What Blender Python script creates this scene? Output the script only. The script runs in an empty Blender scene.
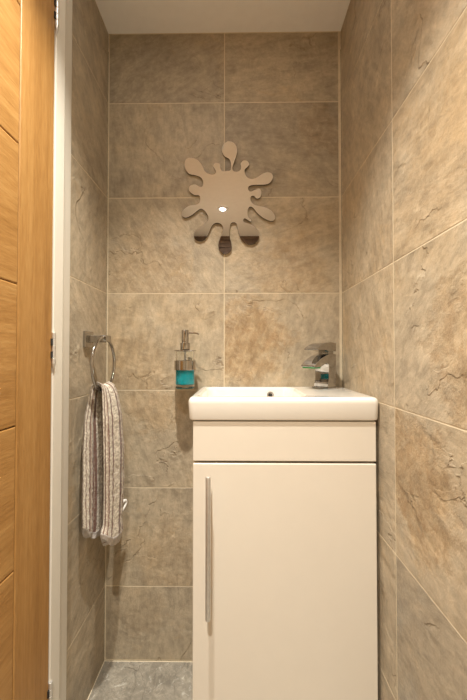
import bpy, bmesh, math, random
from mathutils import Vector, Matrix, noise

random.seed(4)
S = bpy.context.scene
C = S.collection

# ------------------------------------------------------------------ helpers
def link(name, me, mats=(), parent=None):
    o = bpy.data.objects.new(name, me)
    C.objects.link(o)
    for m in mats:
        me.materials.append(m)
    if parent is not None:
        o.parent = parent
    return o

def mesh_from_bm(name, bm, smooth=False):
    me = bpy.data.meshes.new(name)
    bmesh.ops.recalc_face_normals(bm, faces=bm.faces[:])
    bm.to_mesh(me)
    bm.free()
    if smooth:
        for p in me.polygons:
            p.use_smooth = True
        me.set_sharp_from_angle(angle=math.radians(40))
    return me

def obj(name, bm, mat, parent=None, smooth=False, bevel=0.0, segs=2, angle=35):
    me = mesh_from_bm(name, bm, smooth)
    o = link(name, me, [mat] if not isinstance(mat, (list, tuple)) else mat, parent)
    if bevel > 0:
        b = o.modifiers.new('bevel', 'BEVEL')
        b.width = bevel
        b.segments = segs
        b.limit_method = 'ANGLE'
        b.angle_limit = math.radians(angle)
        b.harden_normals = True
        for p in me.polygons:
            p.use_smooth = True
    return o

def thing(name, label, cat, loc, group=None):
    o = bpy.data.objects.new(name, None)
    o.empty_display_size = 0.05
    C.objects.link(o)
    o.location = loc
    o['label'] = label
    o['category'] = cat
    if group:
        o['group'] = group
    return o

def struct(o):
    o['kind'] = 'structure'
    return o

def box(bm, x0, x1, y0, y1, z0, z1):
    vs = [bm.verts.new((x, y, z)) for z in (z0, z1) for y in (y0, y1) for x in (x0, x1)]
    f = []
    for q in ((0, 2, 3, 1), (4, 5, 7, 6), (0, 1, 5, 4), (1, 3, 7, 5), (3, 2, 6, 7), (2, 0, 4, 6)):
        f.append(bm.faces.new([vs[i] for i in q]))
    return f

def lathe(bm, prof, n=48, cx=0, cy=0, axis='z', close=False, origin=(0, 0, 0)):
    """prof: list of (r, h).  axis z/x/y"""
    rings = []
    O = Vector(origin)
    for r, h in prof:
        if r <= 1e-6:
            p = {'z': (cx, cy, h), 'x': (h, cx, cy), 'y': (cx, h, cy)}[axis]
            rings.append([bm.verts.new(O + Vector(p))])
        else:
            ring = []
            for i in range(n):
                a = 2 * math.pi * i / n
                u, v = cx + r * math.cos(a), cy + r * math.sin(a)
                p = {'z': (u, v, h), 'x': (h, u, v), 'y': (u, h, v)}[axis]
                ring.append(bm.verts.new(O + Vector(p)))
            rings.append(ring)
    pairs = list(zip(rings, rings[1:]))
    if close:
        pairs.append((rings[-1], rings[0]))
    for a, b in pairs:
        for i in range(n):
            j = (i + 1) % n
            if len(a) == 1 and len(b) == 1:
                continue
            if len(a) == 1:
                bm.faces.new((a[0], b[i], b[j]))
            elif len(b) == 1:
                bm.faces.new((a[i], b[0], a[j]))
            else:
                bm.faces.new((a[i], b[i], b[j], a[j]))

def tube(bm, pts, r, n=12, caps=True, radii=None):
    pts = [Vector(p) for p in pts]
    rings = []
    prev = None
    for i, p in enumerate(pts):
        d = (pts[min(i + 1, len(pts) - 1)] - pts[max(i - 1, 0)]).normalized()
        if prev is None:
            up = Vector((0, 0, 1)) if abs(d.z) < .9 else Vector((0, 1, 0))
            u = d.cross(up).normalized()
        else:
            u = (prev - d * prev.dot(d)).normalized()
        prev = u
        v = d.cross(u)
        rr = radii[i] if radii else r
        rings.append([bm.verts.new(p + (u * math.cos(2 * math.pi * k / n) + v * math.sin(2 * math.pi * k / n)) * rr) for k in range(n)])
    for a, b in zip(rings, rings[1:]):
        for k in range(n):
            bm.faces.new((a[k], a[(k + 1) % n], b[(k + 1) % n], b[k]))
    if caps:
        bm.faces.new(rings[0][::-1])
        bm.faces.new(rings[-1])

def prism(bm, poly, y0, y1, xf=None):
    """extrude an (x, z) polygon along y"""
    a = [Vector((x, y0, z)) for x, z in poly]
    b = [Vector((x, y1, z)) for x, z in poly]
    if xf:
        a = [xf @ p for p in a]
        b = [xf @ p for p in b]
    va = [bm.verts.new(p) for p in a]
    vb = [bm.verts.new(p) for p in b]
    n = len(poly)
    bm.faces.new(va)
    bm.faces.new(vb[::-1])
    for i in range(n):
        j = (i + 1) % n
        bm.faces.new((va[i], vb[i], vb[j], va[j]))

# ------------------------------------------------------------------ materials
def mat(name):
    m = bpy.data.materials.new(name)
    m.use_nodes = True
    nt = m.node_tree
    return m, nt, nt.nodes['Principled BSDF']

class N:
    def __init__(s, nt):
        s.nt = nt
    def new(s, t, **kw):
        n = s.nt.nodes.new(t)
        for k, v in kw.items():
            setattr(n, k, v)
        return n
    def put(s, sock, v):
        if isinstance(v, bpy.types.NodeSocket):
            s.nt.links.new(v, sock)
        else:
            sock.default_value = v
    def math(s, op, a, b=None, c=None, clamp=False):
        n = s.new('ShaderNodeMath', operation=op)
        n.use_clamp = clamp
        s.put(n.inputs[0], a)
        if b is not None:
            s.put(n.inputs[1], b)
        if c is not None:
            s.put(n.inputs[2], c)
        return n.outputs[0]
    def vmath(s, op, a, b=None, scale=None):
        n = s.new('ShaderNodeVectorMath', operation=op)
        s.put(n.inputs[0], a)
        if b is not None:
            s.put(n.inputs[1], b)
        if scale is not None:
            s.put(n.inputs['Scale'], scale)
        return n.outputs['Value'] if op in ('LENGTH', 'DISTANCE', 'DOT_PRODUCT') else n.outputs[0]
    def noise(s, vec, scale, detail=4, rough=.5, dist=0.0, color=False):
        n = s.new('ShaderNodeTexNoise')
        s.put(n.inputs['Vector'], vec)
        n.inputs['Scale'].default_value = scale
        n.inputs['Detail'].default_value = detail
        n.inputs['Roughness'].default_value = rough
        n.inputs['Distortion'].default_value = dist
        return n.outputs['Color'] if color else n.outputs['Fac']
    def ramp(s, fac, stops, interp='LINEAR'):
        n = s.new('ShaderNodeValToRGB')
        s.put(n.inputs['Fac'], fac)
        cr = n.color_ramp
        cr.interpolation = interp
        while len(cr.elements) < len(stops):
            cr.elements.new(.5)
        for e, (p, c) in zip(cr.elements, stops):
            e.position = p
            e.color = (*c, 1) if len(c) == 3 else c
        return n.outputs['Color']
    def sstep(s, v, a, b, lo=0., hi=1.):
        n = s.new('ShaderNodeMapRange', interpolation_type='SMOOTHSTEP')
        s.put(n.inputs[0], v)
        for i, x in enumerate((a, b, lo, hi)):
            s.put(n.inputs[i + 1], x)
        return n.outputs[0]
    def mix(s, f, a, b, blend='MIX'):
        n = s.new('ShaderNodeMix', data_type='RGBA', blend_type=blend)
        s.put(n.inputs[0], f)
        for sock, v in ((n.inputs[6], a), (n.inputs[7], b)):
            if isinstance(v, tuple) and len(v) == 3:
                v = (*v, 1)
            s.put(sock, v)
        return n.outputs[2]
    def attr(s, name, out='Fac'):
        n = s.new('ShaderNodeAttribute', attribute_name=name)
        return n.outputs[out]
    def bump(s, h, dist, strength=1.0, normal=None):
        n = s.new('ShaderNodeBump')
        n.inputs['Strength'].default_value = strength
        n.inputs['Distance'].default_value = dist
        s.put(n.inputs['Height'], h)
        if normal is not None:
            s.put(n.inputs['Normal'], normal)
        return n.outputs[0]

def slate_tile(name, grey, beige, ochre, ochre_deep, floor=False):
    m, nt, b = mat(name)
    g = N(nt)
    uv = g.new('ShaderNodeUVMap', uv_map='UVMap').outputs[0]
    seed = g.attr('seed', 'Vector')
    tone = g.attr('tone')
    blotch = g.attr('blotch', 'Vector')
    bstr = g.attr('blotch_strength')
    P = g.vmath('ADD', uv, seed)
    wn = g.noise(P, 9, 5, .6, color=True)
    W = g.vmath('ADD', P, g.vmath('SCALE', g.vmath('SUBTRACT', wn, (.5, .5, .5)), scale=.05))
    big = g.noise(W, 4.2, 8, .62, .2)
    t = g.math('ADD', g.sstep(big, .24, .76, .28, .74), g.math('MULTIPLY', g.math('SUBTRACT', tone, .5), .80))
    col = g.ramp(t, [(0.0, (grey[0] * .95, grey[1] * 1.04, grey[2] * 1.16)), (.16, grey), (.55, beige), (1.0, ochre)])
    # ochre clouds scattered over the glaze
    cl = g.noise(g.vmath('ADD', W, (3.3, 1.7, 0)), 9, 7, .68, .8)
    cm = g.math('MULTIPLY', g.sstep(cl, .57, .68), g.math('MULTIPLY', tone, .75))
    col = g.mix(cm, col, ochre)
    # one larger rusty patch per tile
    W2 = g.vmath('ADD', uv, g.vmath('SCALE', g.vmath('SUBTRACT', g.noise(P, 13, 6, .65, color=True), (.5, .5, .5)), scale=.22))
    d = g.vmath('DISTANCE', g.vmath('MULTIPLY', W2, (1, 1, 0)), g.vmath('MULTIPLY', blotch, (1, 1, 0)))
    br = g.new('ShaderNodeSeparateXYZ')
    g.put(br.inputs[0], blotch)
    bm_ = g.math('MULTIPLY', g.math('SUBTRACT', 1.0, g.sstep(g.math('DIVIDE', d, br.outputs[2]), .55, 1.0)), bstr)
    streak = g.noise(g.vmath('MULTIPLY', W, (1.6, 1, 1)), 26, 9, .74, .35)
    oc = g.mix(g.sstep(streak, .36, .66), ochre_deep, g.mix(.25, ochre, beige))
    col = g.mix(g.math('MULTIPLY', bm_, .85), col, oc)
    # pale veins
    vein = g.noise(g.vmath('ADD', W, (8.1, 4.2, 0)), 15 if floor else 6, 8, .74, .5)
    vm = g.math('SUBTRACT', 1.0, g.sstep(g.math('ABSOLUTE', g.math('SUBTRACT', vein, .5)), .0, .035))
    col = g.mix(g.math('MULTIPLY', vm, .55 if floor else .20), col, tuple(min(1, c * 1.35) for c in beige))
    if floor:
        fl = g.noise(g.vmath('ADD', P, (2.1, 6.6, 0)), 38, 8, .75, .6)
        col = g.mix(g.math('MULTIPLY', g.sstep(fl, .55, .66), .75), col, (.56, .53, .47))
    # fine mottling
    fine = g.noise(P, 55, 8, .72)
    mid = g.noise(W, 17, 8, .72, .2)
    # riven grain runs one way on each tile
    sz = g.new('ShaderNodeSeparateXYZ')
    g.put(sz.inputs[0], seed)
    rot = g.new('ShaderNodeVectorRotate', rotation_type='Z_AXIS')
    g.put(rot.inputs['Vector'], P)
    g.put(rot.inputs['Angle'], g.math('MULTIPLY', sz.outputs[2], 1.7))
    grain = g.noise(g.vmath('MULTIPLY', rot.outputs[0], (1, .28, 1)), 48, 9, .72, .35)
    k = g.math('ADD', g.math('MULTIPLY', g.sstep(fine, .25, .75), .26), g.math('MULTIPLY', g.sstep(mid, .25, .75), .26))
    k = g.math('ADD', k, g.math('MULTIPLY', g.sstep(grain, .28, .72), .34))
    k = g.math('ADD', k, .58)
    kk = g.new('ShaderNodeCombineColor')
    for i in range(3):
        g.put(kk.inputs[i], k)
    col = g.mix(1.0, col, kk.outputs[0], 'MULTIPLY')
    # riven slate: terraces whose lips show as thin broken lines
    T = g.noise(g.vmath('ADD', W, (1.3, 9.4, 2.0)), 3.0, 5, .50, .9)
    t6 = g.math('MULTIPLY', T, 6.0)
    fr = g.math('FRACT', t6)
    mk = g.sstep(g.noise(g.vmath('ADD', P, (5.5, 2.2, 0)), 4.5, 4, .6), .48, .56)
    lip = g.math('MULTIPLY', g.math('SUBTRACT', 1.0, g.sstep(fr, .0, .035)), mk)
    col = g.mix(g.math('MULTIPLY', lip, .55), col, tuple(c * .42 for c in ochre_deep))
    stair = g.math('ADD', g.math('FLOOR', t6), g.sstep(fr, 0, .05))
    h = g.math('ADD', g.math('MULTIPLY', stair, mk), g.math('MULTIPLY', t6, g.math('SUBTRACT', 1.0, mk)))
    n1 = g.bump(h, .0045, .5)
    n2 = g.bump(g.math('ADD', grain, g.noise(P, 60, 9, .75, .3)), .0028, .5, n1)
    n3 = g.bump(g.math('MULTIPLY', streak, bm_), .007, .6, n2)
    nt.links.new(col, b.inputs['Base Color'])
    nt.links.new(n3, b.inputs['Normal'])
    rg = g.sstep(mid, .2, .8, .36, .56)
    nt.links.new(rg, b.inputs['Roughness'])
    b.inputs['Specular IOR Level'].default_value = .42
    return m

TILE = slate_tile('riven_stone_tile', (.335, .280, .208), (.450, .374, .270), (.46, .332, .188), (.325, .205, .10))
FLOORTILE = slate_tile('grey_stone_floor_tile', (.19, .168, .135), (.30, .27, .222), (.36, .315, .245), (.25, .215, .17), True)

def plain(name, col, rough=.5, metal=0., spec=.5, coat=0., noise_amt=0., noise_scale=20, bump=0.):
    m, nt, b = mat(name)
    g = N(nt)
    tc = g.new('ShaderNodeTexCoord').outputs['Object']
    nz = g.noise(tc, noise_scale, 5, .6)
    c = g.mix(g.sstep(nz, .3, .7), tuple(x * (1 - noise_amt) for x in col), tuple(min(1, x * (1 + noise_amt)) for x in col))
    nt.links.new(c, b.inputs['Base Color'])
    b.inputs['Roughness'].default_value = rough
    b.inputs['Metallic'].default_value = metal
    b.inputs['Specular IOR Level'].default_value = spec
    b.inputs['Coat Weight'].default_value = coat
    b.inputs['Coat Roughness'].default_value = .05
    if bump:
        nt.links.new(g.bump(nz, bump, .4), b.inputs['Normal'])
    return m

GROUT = plain('cream_grout', (.68, .585, .43), .85, noise_amt=.06, noise_scale=60)
CEIL = plain('ceiling_paint', (.91, .89, .86), .8, noise_amt=.015, noise_scale=30, spec=.2)
WHITE_WOOD = plain('cream_gloss_paint', (.74, .70, .62), .35, noise_amt=.01)
CABINET = plain('cream_lacquer', (.81, .745, .65), .22, noise_amt=.008, coat=.3)
CARCASS = plain('cabinet_board', (.55, .49, .40), .5, noise_amt=.01)
CERAMIC = plain('white_glazed_ceramic', (.84, .80, .735), .08, noise_amt=.004, coat=.5)
CHROME = plain('polished_chrome', (.47, .46, .45), .05, metal=1., noise_amt=.01)
STEEL = plain('brushed_steel', (.76, .75, .73), .50, metal=1., noise_amt=.05, noise_scale=80)
MIRROR = plain('acrylic_mirror', (.96, .93, .93), .010, metal=1., noise_amt=.002)
MIRROR_EDGE = plain('mirror_edge', (.10, .085, .08), .25, noise_amt=.02)
DARKWOOD = plain('dark_stained_board', (.17, .115, .08), .5, noise_amt=.15)
DARK = plain('dark_recess', (.02, .02, .02), .6, noise_amt=.1)
DOWNLIGHT_WHITE = plain('downlight_white', (.8, .8, .78), .4, noise_amt=.01)
NYLON = plain('white_nylon', (.85, .84, .82), .5, noise_amt=.02)
GREEN = plain('green_outlet_insert', (.02, .22, .05), .35, noise_amt=.1)

def wood(name, along):
    m, nt, b = mat(name)
    g = N(nt)
    tc = g.new('ShaderNodeTexCoord').outputs['Object']
    if along == 'z':
        v = g.vmath('MULTIPLY', tc, (1, 1, .035))
        v2 = g.vmath('MULTIPLY', tc, (1, 1, .12))
    else:
        v = g.vmath('MULTIPLY', tc, (1, .05, 1))
        v2 = g.vmath('MULTIPLY', tc, (1, .16, 1))
    a = g.noise(v, 42, 6, .62, .25)
    bb = g.noise(v2, 230, 4, .6)
    big = g.noise(v, 9, 3, .5, .6)
    f = g.math('ADD', g.math('MULTIPLY', a, .55), g.math('ADD', g.math('MULTIPLY', bb, .33), g.math('MULTIPLY', big, .12)))
    col = g.ramp(f, [(.33, (.27, .130, .034)), (.5, (.37, .190, .056)), (.67, (.47, .265, .09))])
    nt.links.new(col, b.inputs['Base Color'])
    nt.links.new(g.bump(g.math('ADD', a, bb), .0008, .5), b.inputs['Normal'])
    b.inputs['Roughness'].default_value = .42
    b.inputs['Specular IOR Level'].default_value = .4
    return m
OAK_V = wood('oak_veneer_upright_grain', 'z')
OAK_H = wood('oak_veneer_level_grain', 'y')

def glass(name, col, rough=0., ior=1.45):
    m, nt, b = mat(name)
    g = N(nt)
    b.inputs['Base Color'].default_value = (*col, 1)
    b.inputs['Transmission Weight'].default_value = 1.
    b.inputs['Roughness'].default_value = rough
    b.inputs['IOR'].default_value = ior
    return m
GLASS = glass('clear_glass', (.97, .98, .97))

m, nt, b = mat('teal_liquid_soap')
g = N(nt)
tc = g.new('ShaderNodeTexCoord').outputs['Object']
nt.links.new(g.mix(g.noise(tc, 30, 3), (.0, .44, .54), (.0, .52, .62)), b.inputs['Base Color'])
b.inputs['Roughness'].default_value = .08
b.inputs['Transmission Weight'].default_value = .12
b.inputs['IOR'].default_value = 1.34
LIQUID = m

# towel: woven cream terry with brown stripes running along its length (u across, v along)
def towel_mat():
    m, nt, b = mat('striped_terry')
    g = N(nt)
    uv = g.new('ShaderNodeUVMap', uv_map='UVMap').outputs[0]
    sp = g.new('ShaderNodeSeparateXYZ')
    g.put(sp.inputs[0], uv)
    wob = g.math('MULTIPLY', g.math('SUBTRACT', g.noise(uv, 160, 3, .6), .5), .0028)
    u = g.math('ADD', sp.outputs[0], wob)
    def stripes(period, off, half):
        f = g.math('FRACT', g.math('DIVIDE', g.math('ADD', u, off), period))
        d = g.math('MULTIPLY', g.math('ABSOLUTE', g.math('SUBTRACT', f, .5)), period)
        return g.math('SUBTRACT', 1.0, g.sstep(d, half * .7, half * 1.2))
    thin = stripes(.025, .004, .0032)
    thin2 = stripes(.075, .0235, .0020)
    band = stripes(.075, .0085, .0060)
    loops = g.new('ShaderNodeTexVoronoi')
    g.put(loops.inputs['Vector'], uv)
    loops.inputs['Scale'].default_value = 380
    lp = loops.outputs['Distance']
    cream = g.mix(g.sstep(g.noise(uv, 150, 3, .7), .36, .64), (.47, .39, .30), (.97, .89, .76))
    c = g.mix(g.math('MULTIPLY', band, .45), cream, (.38, .22, .155))
    c = g.mix(g.math('MULTIPLY', thin, .95), c, (.16, .062, .036))
    c = g.mix(g.math('MULTIPLY', thin2, .95), c, (.15, .065, .045))
    nt.links.new(c, b.inputs['Base Color'])
    b.inputs['Roughness'].default_value = .95
    b.inputs['Specular IOR Level'].default_value = .1
    b.inputs['Sheen Weight'].default_value = .3
    hh = g.math('SUBTRACT', g.noise(uv, 300, 4, .7), g.math('MULTIPLY', lp, .6))
    nt.links.new(g.bump(hh, .0035, .8), b.inputs['Normal'])
    return m
TERRY = towel_mat()
HEM = plain('towel_hem', (.62, .58, .56), .9, noise_amt=.12, noise_scale=250, bump=.001)

# ------------------------------------------------------------------ room dimensions
CAMZ = .94
XL, XR, YB, YF, H = -.410, .328, 1.0, -.77, 1.968
ROWS = [.2265 + .303 * k for k in range(6)]
GAP = .0028

def tiled(name, origin, U, V, Nrm, regions, ujoints, vjoints, spec=None, tile=TILE, rnd=1, edge_u=(.0025, .0025), tone=(.25, .7), th=.05, edge_v=.003):
    """wall slab of grout with riven tiles set proud of it, in ONE mesh. regions: (u0,u1,v0,v1)"""
    spec = spec or {}
    R = random.Random(rnd)
    O, U, V, Nr = Vector(origin), Vector(U), Vector(V), Vector(Nrm)
    bm = bmesh.new()
    uvl = bm.loops.layers.uv.new('UVMap')
    data = []
    def P(u, v, d):
        return O + U * u + V * v + Nr * d
    def quad(pts, mi, uvs, info):
        f = bm.faces.new([bm.verts.new(P(*p)) for p in pts])
        f.material_index = mi
        for l, q in zip(f.loops, uvs):
            l[uvl].uv = q
        data.append(info)
        return f
    zero = ((0, 0, 0), .5, (0, 0, 1), 0.)
    def block(u0, u1, v0, v1, d0, d1, mi, info, bev=0.):
        b_ = bev
        fr = [(u0 + b_, v0 + b_, d1), (u1 - b_, v0 + b_, d1), (u1 - b_, v1 - b_, d1), (u0 + b_, v1 - b_, d1)]
        mid = [(u0, v0, d1 - b_), (u1, v0, d1 - b_), (u1, v1, d1 - b_), (u0, v1, d1 - b_)]
        bk = [(u0, v0, d0), (u1, v0, d0), (u1, v1, d0), (u0, v1, d0)]
        quad(fr, mi, [p[:2] for p in fr], info)
        quad(bk[::-1], mi, [p[:2] for p in bk[::-1]], info)
        for i in range(4):
            j = (i + 1) % 4
            if b_:
                q = [mid[i], mid[j], fr[j], fr[i]]
                quad(q, mi, [p[:2] for p in q], info)
            q = [bk[i], bk[j], mid[j], mid[i]]
            quad(q, mi, [p[:2] for p in q], info)
    for (ru0, ru1, rv0, rv1) in regions:
        block(ru0, ru1, rv0, rv1, -th, -.0006, 1, zero)
        us = [ru0] + [j for j in sorted(ujoints) if ru0 < j < ru1] + [ru1]
        vs = [rv0] + [j for j in sorted(vjoints) if rv0 < j < rv1] + [rv1]
        for i in range(len(us) - 1):
            for k in range(len(vs) - 1):
                a0 = us[i] + (edge_u[0] if i == 0 else GAP / 2)
                a1 = us[i + 1] - (edge_u[1] if i == len(us) - 2 else GAP / 2)
                c0 = vs[k] + (edge_v if k == 0 else GAP / 2)
                c1 = vs[k + 1] - (edge_v if k == len(vs) - 2 else GAP / 2)
                s = spec.get((i, k), {})
                info = ((R.uniform(0, 40), R.uniform(0, 40), R.uniform(0, 40)) if 'seed' not in s else s['seed'],
                        s.get('tone', R.uniform(*tone)),
                        s.get('blotch', (R.uniform(a0, a1), R.uniform(c0, c1), R.uniform(.06, .16))),
                        s.get('strength', R.choice((0, .25, .5))))
                block(a0, a1, c0, c1, -.003, 0, 0, info, .0004)
    me = bpy.data.meshes.new(name)
    bm.normal_update()
    bm.to_mesh(me)
    bm.free()
    for nm, ty in (('seed', 'FLOAT_VECTOR'), ('tone', 'FLOAT'), ('blotch', 'FLOAT_VECTOR'), ('blotch_strength', 'FLOAT')):
        me.attributes.new(nm, ty, 'FACE')
    a, t, bl, bs = (me.attributes[q] for q in ('seed', 'tone', 'blotch', 'blotch_strength'))
    for i, (sd, tn, b_, st) in enumerate(data):
        a.data[i].vector = sd
        t.data[i].value = tn
        bl.data[i].vector = b_
        bs.data[i].value = st
    return struct(link(name, me, [tile, GROUT]))

# back wall: u = world x, v = world z
back_spec = {
    (0, 6): dict(tone=.30, strength=0.), (1, 6): dict(tone=.45, strength=.1),
    (0, 5): dict(tone=.38, strength=.1), (1, 5): dict(tone=.25, blotch=(.25, 1.66, .10), strength=.35),
    (0, 4): dict(tone=.58, blotch=(-.27, 1.20, .16), strength=.45), (1, 4): dict(tone=.55, blotch=(.17, 1.20, .15), strength=.5),
    (0, 3): dict(tone=.62, blotch=(-.30, .90, .12), strength=.35), (1, 3): dict(tone=.50, blotch=(.03, .99, .15), strength=1.),
    (0, 2): dict(tone=.53, blotch=(-.27, .77, .09), strength=.5), (0, 1): dict(tone=.50, blotch=(-.22, .30, .14), strength=.35),
    (0, 0): dict(tone=.44, blotch=(-.30, .15, .1), strength=.2),
}
tiled('wall_back', (0, YB, 0), (1, 0, 0), (0, 0, 1), (0, -1, 0), [(XL, XR, 0, H)], [-.040], ROWS, back_spec, rnd=11, edge_u=(.004, .0085))
# right wall: u = world y, v = z
right_spec = {
    (3, 6): dict(tone=.42, strength=0.), (3, 5): dict(tone=.42, strength=.1), (3, 4): dict(tone=.58, strength=.2),
    (3, 3): dict(tone=.56, blotch=(.80, .95, .13), strength=.3), (3, 2): dict(tone=.55, strength=.4), (3, 1): dict(tone=.55, strength=.3),
    (2, 6): dict(tone=.35, strength=.0), (2, 5): dict(tone=.50, blotch=(.45, 1.60, .18), strength=.2),
    (2, 4): dict(tone=.68, blotch=(.52, 1.25, .16), strength=.30), (2, 3): dict(tone=.64, blotch=(.44, .95, .14), strength=.75),
    (2, 2): dict(tone=.60, blotch=(.60, .70, .15), strength=.95), (2, 1): dict(tone=.12, blotch=(.5, .3, .1), strength=.0),
    (2, 0): dict(tone=.3, strength=0.),
}
tiled('wall_right', (XR, 0, 0), (0, 1, 0), (0, 0, 1), (-1, 0, 0), [(YF, YB, 0, H)], [.672, .072, -.528], ROWS, right_spec, rnd=23)
left_spec = {(0, k): dict(tone=(.30, .34, .40, .36, .34, .30, .25)[k], strength=.12) for k in range(7)}
tiled('wall_left', (XL, 0, 0), (0, 1, 0), (0, 0, 1), (1, 0, 0), [(.700, YB, 0, H), (YF, -.125, 0, H)], [.69, -.36], ROWS, left_spec, rnd=37)
tiled('wall_rear', (0, YF, 0), (1, 0, 0), (0, 0, 1), (0, 1, 0), [(XL, XR, 0, H)], [-.040], ROWS, {}, rnd=51)
tiled('floor', (0, 0, 0), (1, 0, 0), (0, 1, 0), (0, 0, 1), [(XL, XR, YF, YB)], [.2], [.70, .10, -.5], {}, tile=FLOORTILE, rnd=5, tone=(.42, .58), edge_v=.0035)
bm = bmesh.new()
box(bm, XL - .06, XR + .06, YF - .06, YB + .06, H, H + .05)
struct(obj('ceiling', bm, CEIL))

# dark boarded cornice along the top of the rear wall, seen only in the mirror
bm = bmesh.new()
for k in range(5):
    z1 = H - .001 - k * .033
    box(bm, XL + .001, XR - .001, YF + .0004, YF + .020 - .003 * (k % 2), z1 - .031, z1)
box(bm, XL + .001, XR - .001, YF + .0004, YF + .012, H - .166, H - .001)
struct(obj('trim_2', bm, DARKWOOD))

# ------------------------------------------------------------------ door in the left wall
# moulded frame: profile in (y, x), swept up; both uprights and the head in one trim mesh
bm = bmesh.new()
prof = [(.664, XL - .045), (.664, -.3850), (.6655, -.3838), (.699, -.3838), (.7025, -.3855), (.711, -.3885), (.722, -.391), (.742, -.3945), (.752, -.3965), (.756, -.399), (.756, -.4095), (.700, -.4095), (.700, XL - .045)]
va = [bm.verts.new((x, y, 0.001)) for y, x in prof]
vb = [bm.verts.new((x, y, H - .001)) for y, x in prof]
bm.faces.new(va[::-1]); bm.faces.new(vb)
for i in range(len(prof)):
    j = (i + 1) % len(prof)
    bm.faces.new((va[i], va[j], vb[j], vb[i]))
yc = .270
va2 = [bm.verts.new((x, 2 * yc - y, 0.001)) for y, x in prof]
vb2 = [bm.verts.new((x, 2 * yc - y, H - .001)) for y, x in prof]
bm.faces.new(va2); bm.faces.new(vb2[::-1])
for i in range(len(prof)):
    j = (i + 1) % len(prof)
    bm.faces.new((va2[j], va2[i], vb2[i], vb2[j]))
box(bm, XL - .045, -.3838, 2 * yc - .664, .664, 1.932, H - .001)
fr = obj('trim_1', bm, WHITE_WOOD)
struct(fr)

YS = .558                      # inner edge of the hinge stile
door = bpy.data.objects.new('door_1', None)
C.objects.link(door)
door.location = (-.3855, .66, .006)
struct(door)
def local(o, root):
    """keep world-space vertices of a child whose parent sits at root.location"""
    o.matrix_parent_inverse = Matrix.Translation(-root.location)
    return o
bm = bmesh.new()
box(bm, -.421, -.3855, YS, .6632, .006, 1.928)
local(obj('hinge_stile', bm, OAK_V, door, bevel=.0032), door)
bm = bmesh.new()
box(bm, -.421, -.3855, -.1215, -.022, .006, 1.928)
local(obj('latch_stile', bm, OAK_V, door, bevel=.0022), door)
bm = bmesh.new()
GR = [.006] + [.5676 + .2491 * k for k in range(-2, 6)] + [1.928]
GR = sorted(GR)
for a, b_ in zip(GR, GR[1:]):
    box(bm, -.420, -.3862, -.0215, YS - .0004, a + .0003, b_ - .0003)
local(obj('plank_panel', bm, OAK_H, door, bevel=.0030), door)
# lever handle on the far (unseen) side of the opening
bm = bmesh.new()
lathe(bm, [(0, -.3850), (.026, -.3850), (.026, -.377), (.009, -.377), (.009, -.345), (0, -.345)], 24, -.072, .98, 'x')
tube(bm, [(-.352, -.072, .98), (-.348, -.06, .98), (-.348, .03, .98)], .008, 12)
local(obj('lever_handle', bm, STEEL, door, smooth=True, bevel=.001), door)
def hinge(zc, h=.067):
    hy, hx = .6640, -.3828
    bm = bmesh.new()
    n = 5
    seg = h / n
    for k in range(n):
        z0 = zc - h / 2 + k * seg
        rr = .0042 if k % 2 == 0 else .0040
        lathe(bm, [(0, z0 + .0004), (rr - .0003, z0 + .0004), (rr, z0 + .0007), (rr, z0 + seg - .0007), (rr - .0003, z0 + seg - .0004), (0, z0 + seg - .0004)], 20, hx, hy)
    hg = local(obj('hinge', bm, STEEL, door, smooth=True), door)
    bm = bmesh.new()
    for s in (-1,):
        zb = zc + s * h / 2
        lathe(bm, [(0, zb), (.0036, zb), (.0036, zb + s * .003), (.0018, zb + s * .007), (.0008, zb + s * .018), (0, zb + s * .019)], 16, hx, hy)
    f = obj('hinge_finial', bm, STEEL, hg, smooth=True)
    f.matrix_parent_inverse = Matrix.Translation(-door.location) @ Matrix.Identity(4)
    f.matrix_parent_inverse = Matrix.Identity(4)
    bm = bmesh.new()
    for k in (1, 3):
        z0 = zc - h / 2 + k * seg
        box(bm, -.3852, -.3822, hy - .0072, hy - .0030, z0, z0 + seg)
    f2 = obj('hinge_leaf', bm, DARK, hg)
    f2.matrix_parent_inverse = Matrix.Identity(4)
for zc in (.238, .955, 1.672):
    hinge(zc)

# ------------------------------------------------------------------ vanity cabinet
YC = .740            # front plane of door
CX0, CX1 = -.1018, .3190
cab = thing('vanity_cabinet', 'cream gloss vanity cabinet with tall single door standing under the basin', 'cabinet', ((CX0 + CX1) / 2, .87, 0))
def cpart(name, bm, m_, parent=cab, **kw):
    o = obj(name, bm, m_, parent, **kw)
    o.matrix_parent_inverse = Matrix.Translation(-cab.location) if parent is cab else Matrix.Identity(4)
    return o
bm = bmesh.new()
box(bm, CX0 + .001, CX0 + .013, YC + .020, .997, .07, .790)
box(bm, CX1 - .013, CX1 - .001, YC + .020, .997, .07, .790)
box(bm, CX0 + .013, CX1 - .013, YC + .020, .997, .07, .086)
box(bm, CX0 + .013, CX1 - .013, .985, .997, .086, .790)
cpart('carcass', bm, CABINET)
bm = bmesh.new()
box(bm, CX0 + .004, CX1 - .004, YC + .045, .99, .0005, .07)
cpart('plinth', bm, CARCASS)
bm = bmesh.new()
box(bm, CX0, CX1, YC, YC + .0195, .697, .7885)
cpart('fixed_panel', bm, CABINET, bevel=.0022, segs=3)
bm = bmesh.new()
box(bm, CX0, CX1, YC, YC + .0195, .065, .692)
dr = cpart('door', bm, CABINET, bevel=.0024, segs=3)
bm = bmesh.new()
hx, hy = -.0635, YC - .032
tube(bm, [(hx, hy, .362), (hx, hy, .364), (hx, hy, .671), (hx, hy, .673)], .0058, 20, radii=[.0050, .0058, .0058, .0050])
for z in (.405, .623):
    tube(bm, [(hx, hy, z), (hx, YC + .001, z)], .0045, 14)
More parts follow.
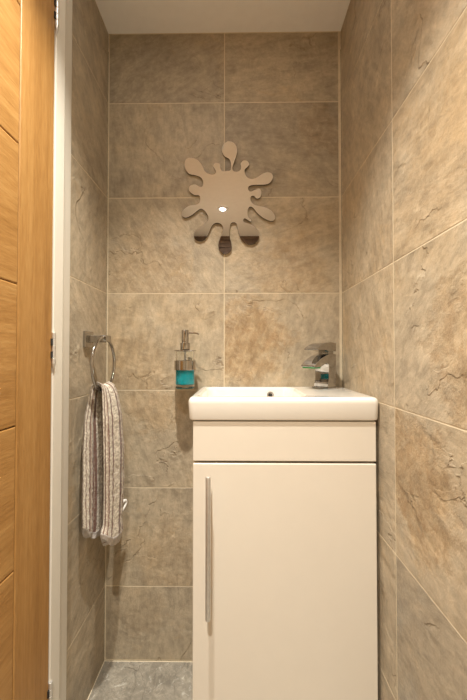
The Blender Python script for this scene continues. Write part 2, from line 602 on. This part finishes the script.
h_ = cpart('handle', bm, STEEL, dr, smooth=False, bevel=.0004)
h_['label'] = 'slim brushed steel bar handle'

# ------------------------------------------------------------------ basin
BX0, BX1, BY0, BY1 = -.1130, .3262, .7330, .9985
ZT, ZB = .8440, .7905
def rrect(x0, x1, y0, y1, r, n=8, bow=0.):
    if not isinstance(r, (tuple, list)):
        r = (r,) * 4               # front-left, front-right, back-right, back-left
    out = []
    for (cx, cy, a0, rr) in ((x0 + r[0], y0 + r[0], 180, r[0]), (x1 - r[1], y0 + r[1], 270, r[1]), (x1 - r[2], y1 - r[2], 0, r[2]), (x0 + r[3], y1 - r[3], 90, r[3])):
        for k in range(n + 1):
            a = math.radians(a0 + 90 * k / n)
            out.append((cx + rr * math.cos(a), cy + rr * math.sin(a)))
    return out
bm = bmesh.new()
def loop(inset, z, r=.012):
    return [Vector((x, y, z)) for x, y in rrect(BX0 + inset, BX1 - inset, BY0 + inset, BY1 - inset * .3, (r, r, .003, .003))]
loops = [loop(.012, ZB), loop(.0055, ZB + .0004), loop(.0028, ZB + .0022), loop(.0018, ZB + .006)]
loops += [loop(.0, ZT - .014, .014), loop(.0003, ZT - .009, .014), loop(.0018, ZT - .0045, .014), loop(.0045, ZT - .0015, .013), loop(.008, ZT - .0002, .012), loop(.011, ZT, .011)]
BW = (-.0920, .1690, .7565, .9720)    # bowl opening
def bloop(i, z, r):
    return [Vector((x, y, z)) for x, y in rrect(BW[0] + i, BW[1] - i, BW[2] + i, BW[3] - i * .8, r)]
loops += [bloop(-.003, ZT, .030), bloop(0, ZT - .0008, .030), bloop(.003, ZT - .004, .030), bloop(.006, ZT - .012, .032), bloop(.011, ZT - .040, .036), bloop(.020, ZT - .070, .040), bloop(.034, ZT - .084, .040), bloop(.060, ZT - .090, .036)]
vl = [[bm.verts.new(p) for p in L] for L in loops]
n = len(vl[0])
for a, b_ in zip(vl, vl[1:]):
    for i in range(n):
        j = (i + 1) % n
        bm.faces.new((a[i], a[j], b_[j], b_[i]))
c0 = bm.verts.new((.0385, .862, ZT - .093))
for i in range(n):
    bm.faces.new((vl[-1][i], vl[-1][(i + 1) % n], c0))
# underside: outer ledge plus the pot of the bowl hanging inside the cabinet
pot = [bloop(.009, ZB, .034), bloop(.012, ZB - .012, .038), bloop(.026, ZB - .040, .04), bloop(.058, ZB - .044, .036)]
pv = [vl[0]] + [[bm.verts.new(p) for p in L] for L in pot]
for a, b_ in zip(pv, pv[1:]):
    for i in range(n):
        j = (i + 1) % n
        bm.faces.new((a[j], a[i], b_[i], b_[j]))
bm.faces.new(pv[-1][::-1])
me = mesh_from_bm('ceramic_basin', bm, True)
basin = link('ceramic_basin', me, [CERAMIC])
basin['label'] = 'cream white ceramic basin sitting on top of the vanity cabinet'
basin['category'] = 'basin'
bm = bmesh.new()
lathe(bm, [(.0052, .9635), (.0052, .9600), (.0065, .9588), (.0095, .9590), (.0105, .9605), (.0105, .9640)], 28, .1000, .8215, 'y')
o = obj('overflow_ring', bm, CHROME, basin, smooth=True)
o['label'] = 'chrome overflow ring'
bm = bmesh.new()
lathe(bm, [(0, .9618), (.0055, .9618), (.0055, .9640), (0, .9640)], 20, .1000, .8215, 'y')
obj('overflow_hole', bm, DARK, basin)['label'] = 'dark overflow hole'
bm = bmesh.new()
lathe(bm, [(0, ZT - .0855), (.014, ZT - .0858), (.020, ZT - .0885), (.022, ZT - .0915), (.022, ZT - .0945), (0, ZT - .0945)], 32, .0385, .862)
obj('waste_plug', bm, CHROME, basin, smooth=True)['label'] = 'chrome waste plug'

# ------------------------------------------------------------------ mixer tap
tap = thing('mixer_tap', 'square chrome mixer tap standing on the right end of the basin', 'tap', (.2614, .9460, ZT))
gam = math.radians(36)
tap.rotation_euler = (0, 0, gam)
bm = bmesh.new()
box(bm, -.0270, .0185, -.0290, .0290, .0004, .0050)
obj('base_plate', bm, CHROME, tap, bevel=.0012, segs=3)
# body + spout, profile in local (x, z); spout runs towards -x
bm = bmesh.new()
body = [(.0140, .005), (.0140, .0920), (-.004, .0935), (-.020, .0915), (-.036, .0870), (-.052, .0805), (-.066, .0725), (-.078, .0630),
        (-.078, .0590), (-.072, .0584), (-.052, .0595), (-.036, .0650), (-.027, .0680), (-.0205, .0660), (-.0175, .0580), (-.0175, .0300), (-.0195, .0165), (-.0225, .0150), (-.0225, .005)]
body = [(x, z if z < .006 else z * 1.085) for x, z in body]
prism(bm, body, -.0255, .0255)
obj('body_and_spout', bm, CHROME, tap, bevel=.0014, segs=3, angle=30)
bm = bmesh.new()
box(bm, -.0765, -.0490, -.0215, .0215, .0600, .0645)
obj('spout_outlet', bm, GREEN, tap, bevel=.0006)['label'] = 'green outlet under spout'
bm = bmesh.new()
box(bm, -.0100, .0110, -.0190, .0190, .0990, .1090)
obj('lever_neck', bm, CHROME, tap, bevel=.0008)
bm = bmesh.new()
lev = [(.0145, .1000), (.0145, .1225), (-.0100, .1245), (-.0330, .1215), (-.0520, .1150), (-.0650, .1075), (-.0650, .1035), (-.0300, .1030), (-.0150, .1000)]
lev = [(x, z * 1.08) for x, z in lev]
prism(bm, lev, -.0255, .0255)
obj('lever', bm, CHROME, tap, bevel=.0014, segs=3, angle=30)

# ------------------------------------------------------------------ soap dispenser on the wall
dx, dy = -.1520, .9360
sd = thing('soap_dispenser', 'clear glass soap dispenser with chrome pump and teal soap, in a chrome wall ring', 'soap dispenser', (dx, dy, .843))
def spart(name, bm, m_, parent=sd, **kw):
    o = obj(name, bm, m_, parent, **kw)
    o.matrix_parent_inverse = Matrix.Translation(-sd.location) if parent is sd else Matrix.Identity(4)
    return o
z0 = .8440
RG = .0272
bm = bmesh.new()
lathe(bm, [(0, z0), (RG - .003, z0), (RG, z0 + .003), (RG, .9535), (RG - .0022, .9535), (RG - .0022, z0 + .0145), (RG - .0045, z0 + .0125), (0, z0 + .0125)], 64, dx, dy)
spart('glass_tumbler', bm, GLASS, smooth=True)
bm = bmesh.new()
ri = RG - .0018
lathe(bm, [(0, z0 + .0120), (ri - .0024, z0 + .0120), (ri, z0 + .0142), (ri, .9025), (ri - .0012, .9015), (0, .9015)], 64, dx, dy)
spart('liquid_soap', bm, LIQUID, smooth=True)['label'] = 'bright teal liquid soap'
bm = bmesh.new()
lathe(bm, [(.0022, .8600), (.0022, .9535), (.0030, .9535), (.0030, .8600)], 16, dx, dy, close=True)
spart('dip_tube', bm, NYLON, smooth=True)
bm = bmesh.new()
lathe(bm, [(0, .9520), (.0300, .9520), (.0322, .9532), (.0325, .9548), (.0305, .9562), (.0150, .9566), (0, .9566)], 56, dx, dy)
spart('lid', bm, CHROME, smooth=True, bevel=.0003)
bm = bmesh.new()
lathe(bm, [(0, .9566), (.0132, .9566), (.0146, .9580), (.0146, .9760), (.0138, .9775), (.0105, .9742), (.0102, .9810), (.0108, .9816), (.0108, 1.0130), (.0100, 1.0142), (0, 1.0145)], 48, dx, dy)
pump = spart('pump_head', bm, CHROME, smooth=True, bevel=.0003)
bm = bmesh.new()
tube(bm, [(dx + .008, dy - .002, 1.0065), (dx + .026, dy - .006, 1.0060), (dx + .034, dy - .008, 1.0050), (dx + .0415, dy - .0098, 1.0020)], .0026, 14, radii=[.003, .0026, .0024, .0021])
spart('nozzle', bm, CHROME, pump, smooth=True)
bm = bmesh.new()
lathe(bm, [(RG + .0004, .8980), (RG + .0036, .8982), (RG + .0042, .8990), (RG + .0042, .9250), (RG + .0036, .9258), (RG + .0004, .9260)], 64, dx, dy, close=True)
ring = spart('holder_ring', bm, CHROME, smooth=True, bevel=.0003)
bm = bmesh.new()
lathe(bm, [(0, .9992), (.0205, .9992), (.0205, .9930), (.0195, .9920), (.0075, .9915), (.0070, .9660), (0, .9655)], 40, dx + .004, .9150, 'y')
spart('wall_mount', bm, CHROME, smooth=True, bevel=.0004)

# ------------------------------------------------------------------ splash mirror
OUT = [(230.6,170),(231,164.3),(229.3,159.1),(224.2,155.9),(221.7,150.1),(223.3,144.6),(227.6,141.3),(231.6,141.6),(235,144.2),(237,148.8),(236.4,155.3),(233.7,163),(232.4,168.1),(233.5,171),
(236.7,171.7),(239.9,170.4),(241.1,167.6),(240.7,163.4),(243.8,160.4),(247.4,161.1),(249.2,164.2),(247.2,167.1),(244.8,169.7),(245,173.9),(247.6,177.6),(252.1,178.9),
(257.3,177.1),(262.4,173.8),(267.5,172.1),(271.8,173.7),(272.8,177.8),(270.1,182.6),(265,184.6),(256,184.8),(250.4,185.5),(248.3,187.4),(248.5,190.2),
(250.8,191.5),(255,189.8),(259.2,188.6),(261.3,191.2),(261.2,195),(259.6,197.9),(256.6,198.4),(253.7,195.9),(251,196.5),(250.6,200.1),(252.9,203.8),
(257.3,205.7),(265,207.2),(271.2,210.4),(274.8,215.4),(274.4,219.9),(270.6,221),(263.7,218.1),(257.3,213),(253.4,208.2),(250.2,206.6),(247.9,209.3),(247.6,214),(248.6,217.5),
(251,219.7),(250.6,221.6),(248,220.2),(244.6,218.4),(243.2,220.6),(245.3,222.6),(250.2,224),
(255.8,227.8),(259,233.3),(258.4,239),(254,243.4),(248.3,243.9),(242.7,240.6),(239.4,234.8),(237.8,228.4),(236.4,223.6),(233.5,222.2),(230.7,223.9),(229.7,229.7),(229.8,237.4),
(231.5,243.8),(231,250),(227.3,253.3),(223,253.1),(219.6,250),(218.3,245.1),(220.3,237.4),(223.1,229.7),(221.7,224.8),(217.3,222.8),(213,224.5),(210,229.7),
(207.3,235.8),(203,240.1),(197.6,240.4),(194,236.8),(195.3,231),(202.6,225.4),(207.7,220.9),(208,216.2),(204.9,211),(201,208.7),(197.2,210.8),
(191.4,215.3),(185.4,217.6),(181.7,215.2),(183.2,210),(188.9,205.8),(196.4,204.5),(199.6,202.2),(200.2,197.8),(198.6,195.2),
(194.2,194.9),(189.2,190.8),(189.8,185.9),(195,184.4),(199.6,186.7),(202.4,186.2),(203,181.4),(200.6,177.3),(195.3,175.2),
(188.9,173.6),(184.6,166.8),(185.6,159.6),(190.8,157.6),(197.6,160),(202.1,165.5),(204.9,171.3),(209.4,174.1),(213.8,174.3),(215.9,172),
(214.6,168.8),(213.2,165.6),(215.8,162.6),(219.9,164.3),(220.4,168.3),(222.3,170.9),(226.9,170.9)]
FPX, PITCH, YAW = 320.0, math.radians(1.0), math.radians(.63)
def to_wall(px, py, y):
    d = Vector(((px - 233.5) / FPX, 1.0, (350 - py) / FPX))
    c, s = math.cos(PITCH), math.sin(PITCH)
    d = Vector((d.x, d.y * c - d.z * s, d.y * s + d.z * c))
    c, s = math.cos(YAW), math.sin(YAW)
    d = Vector((d.x * c - d.y * s, d.x * s + d.y * c, d.z))
    return d.x / d.y * y, CAMZ + d.z / d.y * y
YM = .9925
ctrl = [to_wall(x, y, YM) for x, y in OUT]
pts = []
nc = len(ctrl)
for i in range(nc):
    p0, p1, p2, p3 = (Vector((*ctrl[(i + k) % nc], 0)) for k in (-1, 0, 1, 2))
    for s in range(4):
        t = s / 4
        q = .5 * (2 * p1 + (p2 - p0) * t + (2 * p0 - 5 * p1 + 4 * p2 - p3) * t * t + (3 * p1 - p0 - 3 * p2 + p3) * t ** 3)
        pts.append((q.x, q.y))
bm = bmesh.new()
fa = [bm.verts.new((x, YM, z)) for x, z in pts]
# edge walls and a back, slightly chamfered front edge comes from the bevel below
bb_ = [bm.verts.new((x, YM + .0055, z)) for x, z in pts]
from mathutils.geometry import tessellate_polygon
for tri in tessellate_polygon([[Vector((x, z, 0)) for x, z in pts]]):
    bm.faces.new([fa[i] for i in tri])
    bm.faces.new([bb_[i] for i in tri]).material_index = 1
for i in range(len(pts)):
    j = (i + 1) % len(pts)
    q = bm.faces.new((fa[j], fa[i], bb_[i], bb_[j]))
    q.material_index = 1
me = mesh_from_bm('splash_mirror', bm)
mir = link('splash_mirror', me, [MIRROR, MIRROR_EDGE])
mir['label'] = 'paint splash shaped mirror fixed to the tiled wall above the basin'
mir['category'] = 'mirror'
cx, cz = to_wall(225, 197, YM)
for (ox, oz) in ((-.035, .03), (.035, .03), (0, -.04)):
    bm = bmesh.new()
    box(bm, cx + ox - .010, cx + ox + .010, YM + .0050, .9995, cz + oz - .010, cz + oz + .010)
    obj('adhesive_pad', bm, NYLON, mir)

# ------------------------------------------------------------------ towel ring
RX, RY, RZ, RR = -.3560, .8530, .9165, .0715
tr = thing('towel_ring', 'round chrome towel ring on a square plate on the left tiled wall', 'towel ring', (XL, .868, .985))
def rpart(name, bm, m_, **kw):
    o = obj(name, bm, m_, tr, **kw)
    o.matrix_parent_inverse = Matrix.Translation(-tr.location)
    return o
bm = bmesh.new()
box(bm, XL + .0004, XL + .0085, .846, .891, .962, 1.006)
rpart('wall_plate', bm, CHROME, bevel=.0012, segs=3)
bm = bmesh.new()
box(bm, XL + .0080, RX - .0045, .859, .878, .9755, .9945)
rpart('arm', bm, CHROME, bevel=.0015, segs=3)
bm = bmesh.new()
box(bm, RX - .0085, RX + .0085, .850, .880, .9765, .9950)
rpart('clasp', bm, CHROME, bevel=.0025, segs=3)
bm = bmesh.new()
NR, nr = 72, 14
vg = []
for i in range(NR):
    a = 2 * math.pi * i / NR
    row = []
    for k in range(nr):
        t = 2 * math.pi * k / nr
        r = RR + .0042 * math.cos(t)
        row.append(bm.verts.new((RX + .0042 * math.sin(t), RY + r * math.cos(a), RZ + r * math.sin(a))))
    vg.append(row)
for i in range(NR):
    for k in range(nr):
        bm.faces.new((vg[i][k], vg[(i + 1) % NR][k], vg[(i + 1) % NR][(k + 1) % nr], vg[i][(k + 1) % nr]))
rpart('ring', bm, CHROME, smooth=True)

# ------------------------------------------------------------------ hand towel folded over the ring
tw = thing('hand_towel', 'cream hand towel with brown stripes hanging over the chrome towel ring', 'towel', (RX, RY, .45))
ZR = RZ - RR                      # centre of the ring bar at its lowest point
def interp(tab, s):
    r = [lin(tab, min(1, max(0, s + k * .0045))) for k in (-1, 0, 1)]
    return [(a + 2 * b_ + c) / 4 for a, b_, c in zip(*r)]
def lin(tab, s):
    for (s0, *a), (s1, *b_) in zip(tab, tab[1:]):
        if s <= s1:
            t = (s - s0) / (s1 - s0)
            return [x + (y - x) * t for x, y in zip(a, b_)]
    return list(tab[-1][1:])
# along the cloth: (s, x centre, z, y near, y far, thickness)
PATH = [
    (0.00, -.3800, .4840, .8010, .8900, .0190),
    (0.04, -.3800, .4980, .7960, .9000, .0250),
    (0.15, -.3810, .5700, .7950, .9080, .0240),
    (0.30, -.3815, .6900, .7970, .9100, .0230),
    (0.40, -.3800, .7780, .8020, .9040, .0205),
    (0.455, -.3740, .8300, .8090, .8900, .0160),
    (0.485, -.3695, .8500, .8090, .8880, .0115),
    (0.500, -.3560, .8600, .8100, .8870, .0110),
    (0.515, -.3425, .8510, .8080, .8880, .0115),
    (0.545, -.3385, .8290, .8060, .8980, .0170),
    (0.60, -.3335, .7700, .8000, .9150, .0210),
    (0.70, -.3310, .6800, .8000, .9260, .0225),
    (0.85, -.3310, .5600, .8040, .9260, .0240),
    (0.93, -.3310, .5100, .8000, .9120, .0260),
    (0.97, -.3310, .4860, .7880, .9120, .0290),
    (1.00, -.3310, .4680, .7930, .9040, .0190),
]
def towel_section(s, m=72):
    xc, z, y0, y1, th = interp(PATH, s)
    # tangent in the x-z plane
    a = interp(PATH, max(0, s - .004)); b_ = interp(PATH, min(1, s + .004))
    t = Vector((b_[0] - a[0], 0, b_[1] - a[1])).normalized()
    nrm = Vector((t.z, 0, -t.x))          # points away from the ring bar: -x on the wall half, +x on the room half
    if s < .5:
        sgn = -1
    out = []
    w = y1 - y0
    half = m // 2
    ang = s * 2.2
    for k in range(m):
        q = k / m * 2 * math.pi
        # flattened superellipse cross-section with folds on both faces
        cs, sn = math.cos(q), math.sin(q)
        e = .62
        yy = math.copysign(abs(cs) ** e, cs)
        xx = math.copysign(abs(sn) ** .8, sn)
        u = (yy + 1) / 2
        amp = min(1, abs(s - .5) * 8)
        fold = (.55 * math.sin(u * 15 + 1.3 + ang) + .35 * math.sin(u * 27 + ang * 1.7 + (2 if sn > 0 else 0)))
        taper = 1 - abs(yy) ** 6 * .3
        d = (th / 2) * xx * taper + amp * fold * .0023 * abs(sn) ** .5
        # a deep crease where the towel was folded lengthwise
        if sn > 0:
            d -= amp * (.0075 if s > .5 else .003) * math.exp(-((u - (.80 if s > .5 else .30)) / .045) ** 2)
        yq = y0 + w * u
        lift = (RR - math.sqrt(max(0., RR * RR - min(abs(yq - RY), .06) ** 2))) * math.exp(-((s - .5) / .07) ** 2)
        e = max(0., abs(s - .5) * 2 - .80) / .20            # the loose ends hang in a slack curve
        e = e * e * (3 - 2 * e)
        dz = e * (-.38 * w * u + .026 * (max(0., .38 - u) / .38) ** 2 + .016 * (max(0., u - .72) / .28) ** 2 - .005)
        p = Vector((xc, yq, z + lift + dz)) + nrm * d
        nz = noise.noise(p * 70) * .0011 + noise.noise(p * 230) * .0011
        p += nrm * nz * (1 if sn > 0 else -1)
        out.append(p)
    return out
def build_towel(s0, s1, ns, m_, name, parent, grow=0., caps=True):
    bm = bmesh.new()
    uvl = bm.loops.layers.uv.new('UVMap')
    M = 72
    rows = []
    for i in range(ns + 1):
        s = s0 + (s1 - s0) * i / ns
        sec = towel_section(s, M)
        if grow:
            c = sum(sec, Vector()) / M
            sec = [p + (p - c).normalized() * grow for p in sec]
        rows.append(([bm.verts.new(p) for p in sec], s))
    for (a, sa), (b_, sb) in zip(rows, rows[1:]):
        for k in range(M):
            j = (k + 1) % M
            f = bm.faces.new((a[k], a[j], b_[j], b_[k]))
            for l, (kk, ss) in zip(f.loops, ((k, sa), (k + 1, sa), (k + 1, sb), (k, sb))):
                q = kk / M * 2
                # fold the parameter so u follows the cloth across each face
                l[uvl].uv = (q * .150 + (.004 * math.sin(ss * 9)), ss * .85)
    if caps:
        for r, flip in ((rows[0][0], True), (rows[-1][0], False)):
            c = bm.verts.new(sum((v.co for v in r), Vector()) / M)
            for k in range(M):
                f = bm.faces.new((r[k], r[(k + 1) % M], c) if flip else (r[(k + 1) % M], r[k], c))
                for l in f.loops:
                    l[uvl].uv = (.01, .0)
    me = mesh_from_bm(name, bm, True)
    o = link(name, me, [m_], parent)
    o.matrix_parent_inverse = Matrix.Translation(-tw.location)
    return o
build_towel(.0, 1.0, 190, TERRY, 'terry_cloth', tw)
o = build_towel(.0, .034, 8, HEM, 'hem', tw, .0008)
o['label'] = 'plain whitish hem'
o = build_towel(.968, 1.0, 8, HEM, 'hem', tw, .0008)
o['label'] = 'plain whitish hem'
bm = bmesh.new()
tube(bm, [(-.328, .912, .520), (-.325, .922, .524), (-.3225, .930, .521), (-.322, .933, .515), (-.3235, .929, .509), (-.326, .922, .503), (-.328, .912, .500)], (.0042), 12)
o = obj('hanging_loop', bm, NYLON, tw, smooth=True)
o.matrix_parent_inverse = Matrix.Translation(-tw.location)
o['label'] = 'small white hanging loop'

# ------------------------------------------------------------------ ceiling downlights
m, nt, b = mat('lit_lamp')
b.inputs['Base Color'].default_value = (.9, .9, .9, 1)
b.inputs['Emission Color'].default_value = (1, .955, .86, 1)
b.inputs['Emission Strength'].default_value = 500.
LAMP = m
LIGHT = (1.0, .955, .85)
def downlight(x, y, label, power, size, blend):
    t = thing('ceiling_downlight', label, 'ceiling light', (x, y, H), 'recessed ceiling downlights')
    bm = bmesh.new()
    lathe(bm, [(.0260, -.0005), (.0420, -.0005), (.0420, -.0030), (.0395, -.0050), (.0300, -.0050), (.0172, -.0028), (.0172, -.0008)], 48, close=True)
    obj('bezel', bm, DOWNLIGHT_WHITE, t, smooth=True)
    bm = bmesh.new()
    lathe(bm, [(0, -.0006), (.0165, -.0006), (.0165, -.0034), (.0130, -.0042), (0, -.0046)], 40)
    obj('lamp', bm, LAMP, t, smooth=True)
    L = bpy.data.lights.new('downlight_beam', 'SPOT')
    L.energy = power
    L.color = LIGHT
    L.spot_size = math.radians(size)
    L.spot_blend = blend
    L.shadow_soft_size = .013
    lo = bpy.data.objects.new('downlight_beam', L)
    C.objects.link(lo)
    lo.location = (x, y, H - .020)
    return t
downlight(-.108, .430, 'recessed ceiling downlight in front of the basin wall', 96, 98, 1.)
downlight(-.100, -.240, 'recessed ceiling downlight whose glare shows in the splash mirror', 104, 107, 1.)

w = bpy.data.worlds.new('world')
S.world = w
w.use_nodes = True
w.node_tree.nodes['Background'].inputs[0].default_value = (.02, .018, .015, 1)

# ------------------------------------------------------------------ camera
cam = bpy.data.cameras.new('camera')
cam.sensor_fit = 'HORIZONTAL'
cam.sensor_width = 24
cam.lens = 24 * FPX / 467
cam.clip_start = .02
co = bpy.data.objects.new('camera', cam)
C.objects.link(co)
co.location = (0, 0, CAMZ)
co.rotation_euler = (math.radians(90) + PITCH, 0, YAW)
S.camera = co
S.view_settings.view_transform = 'Standard'
S.view_settings.look = 'None'
S.view_settings.gamma = 1
S.view_settings.exposure = 0.06
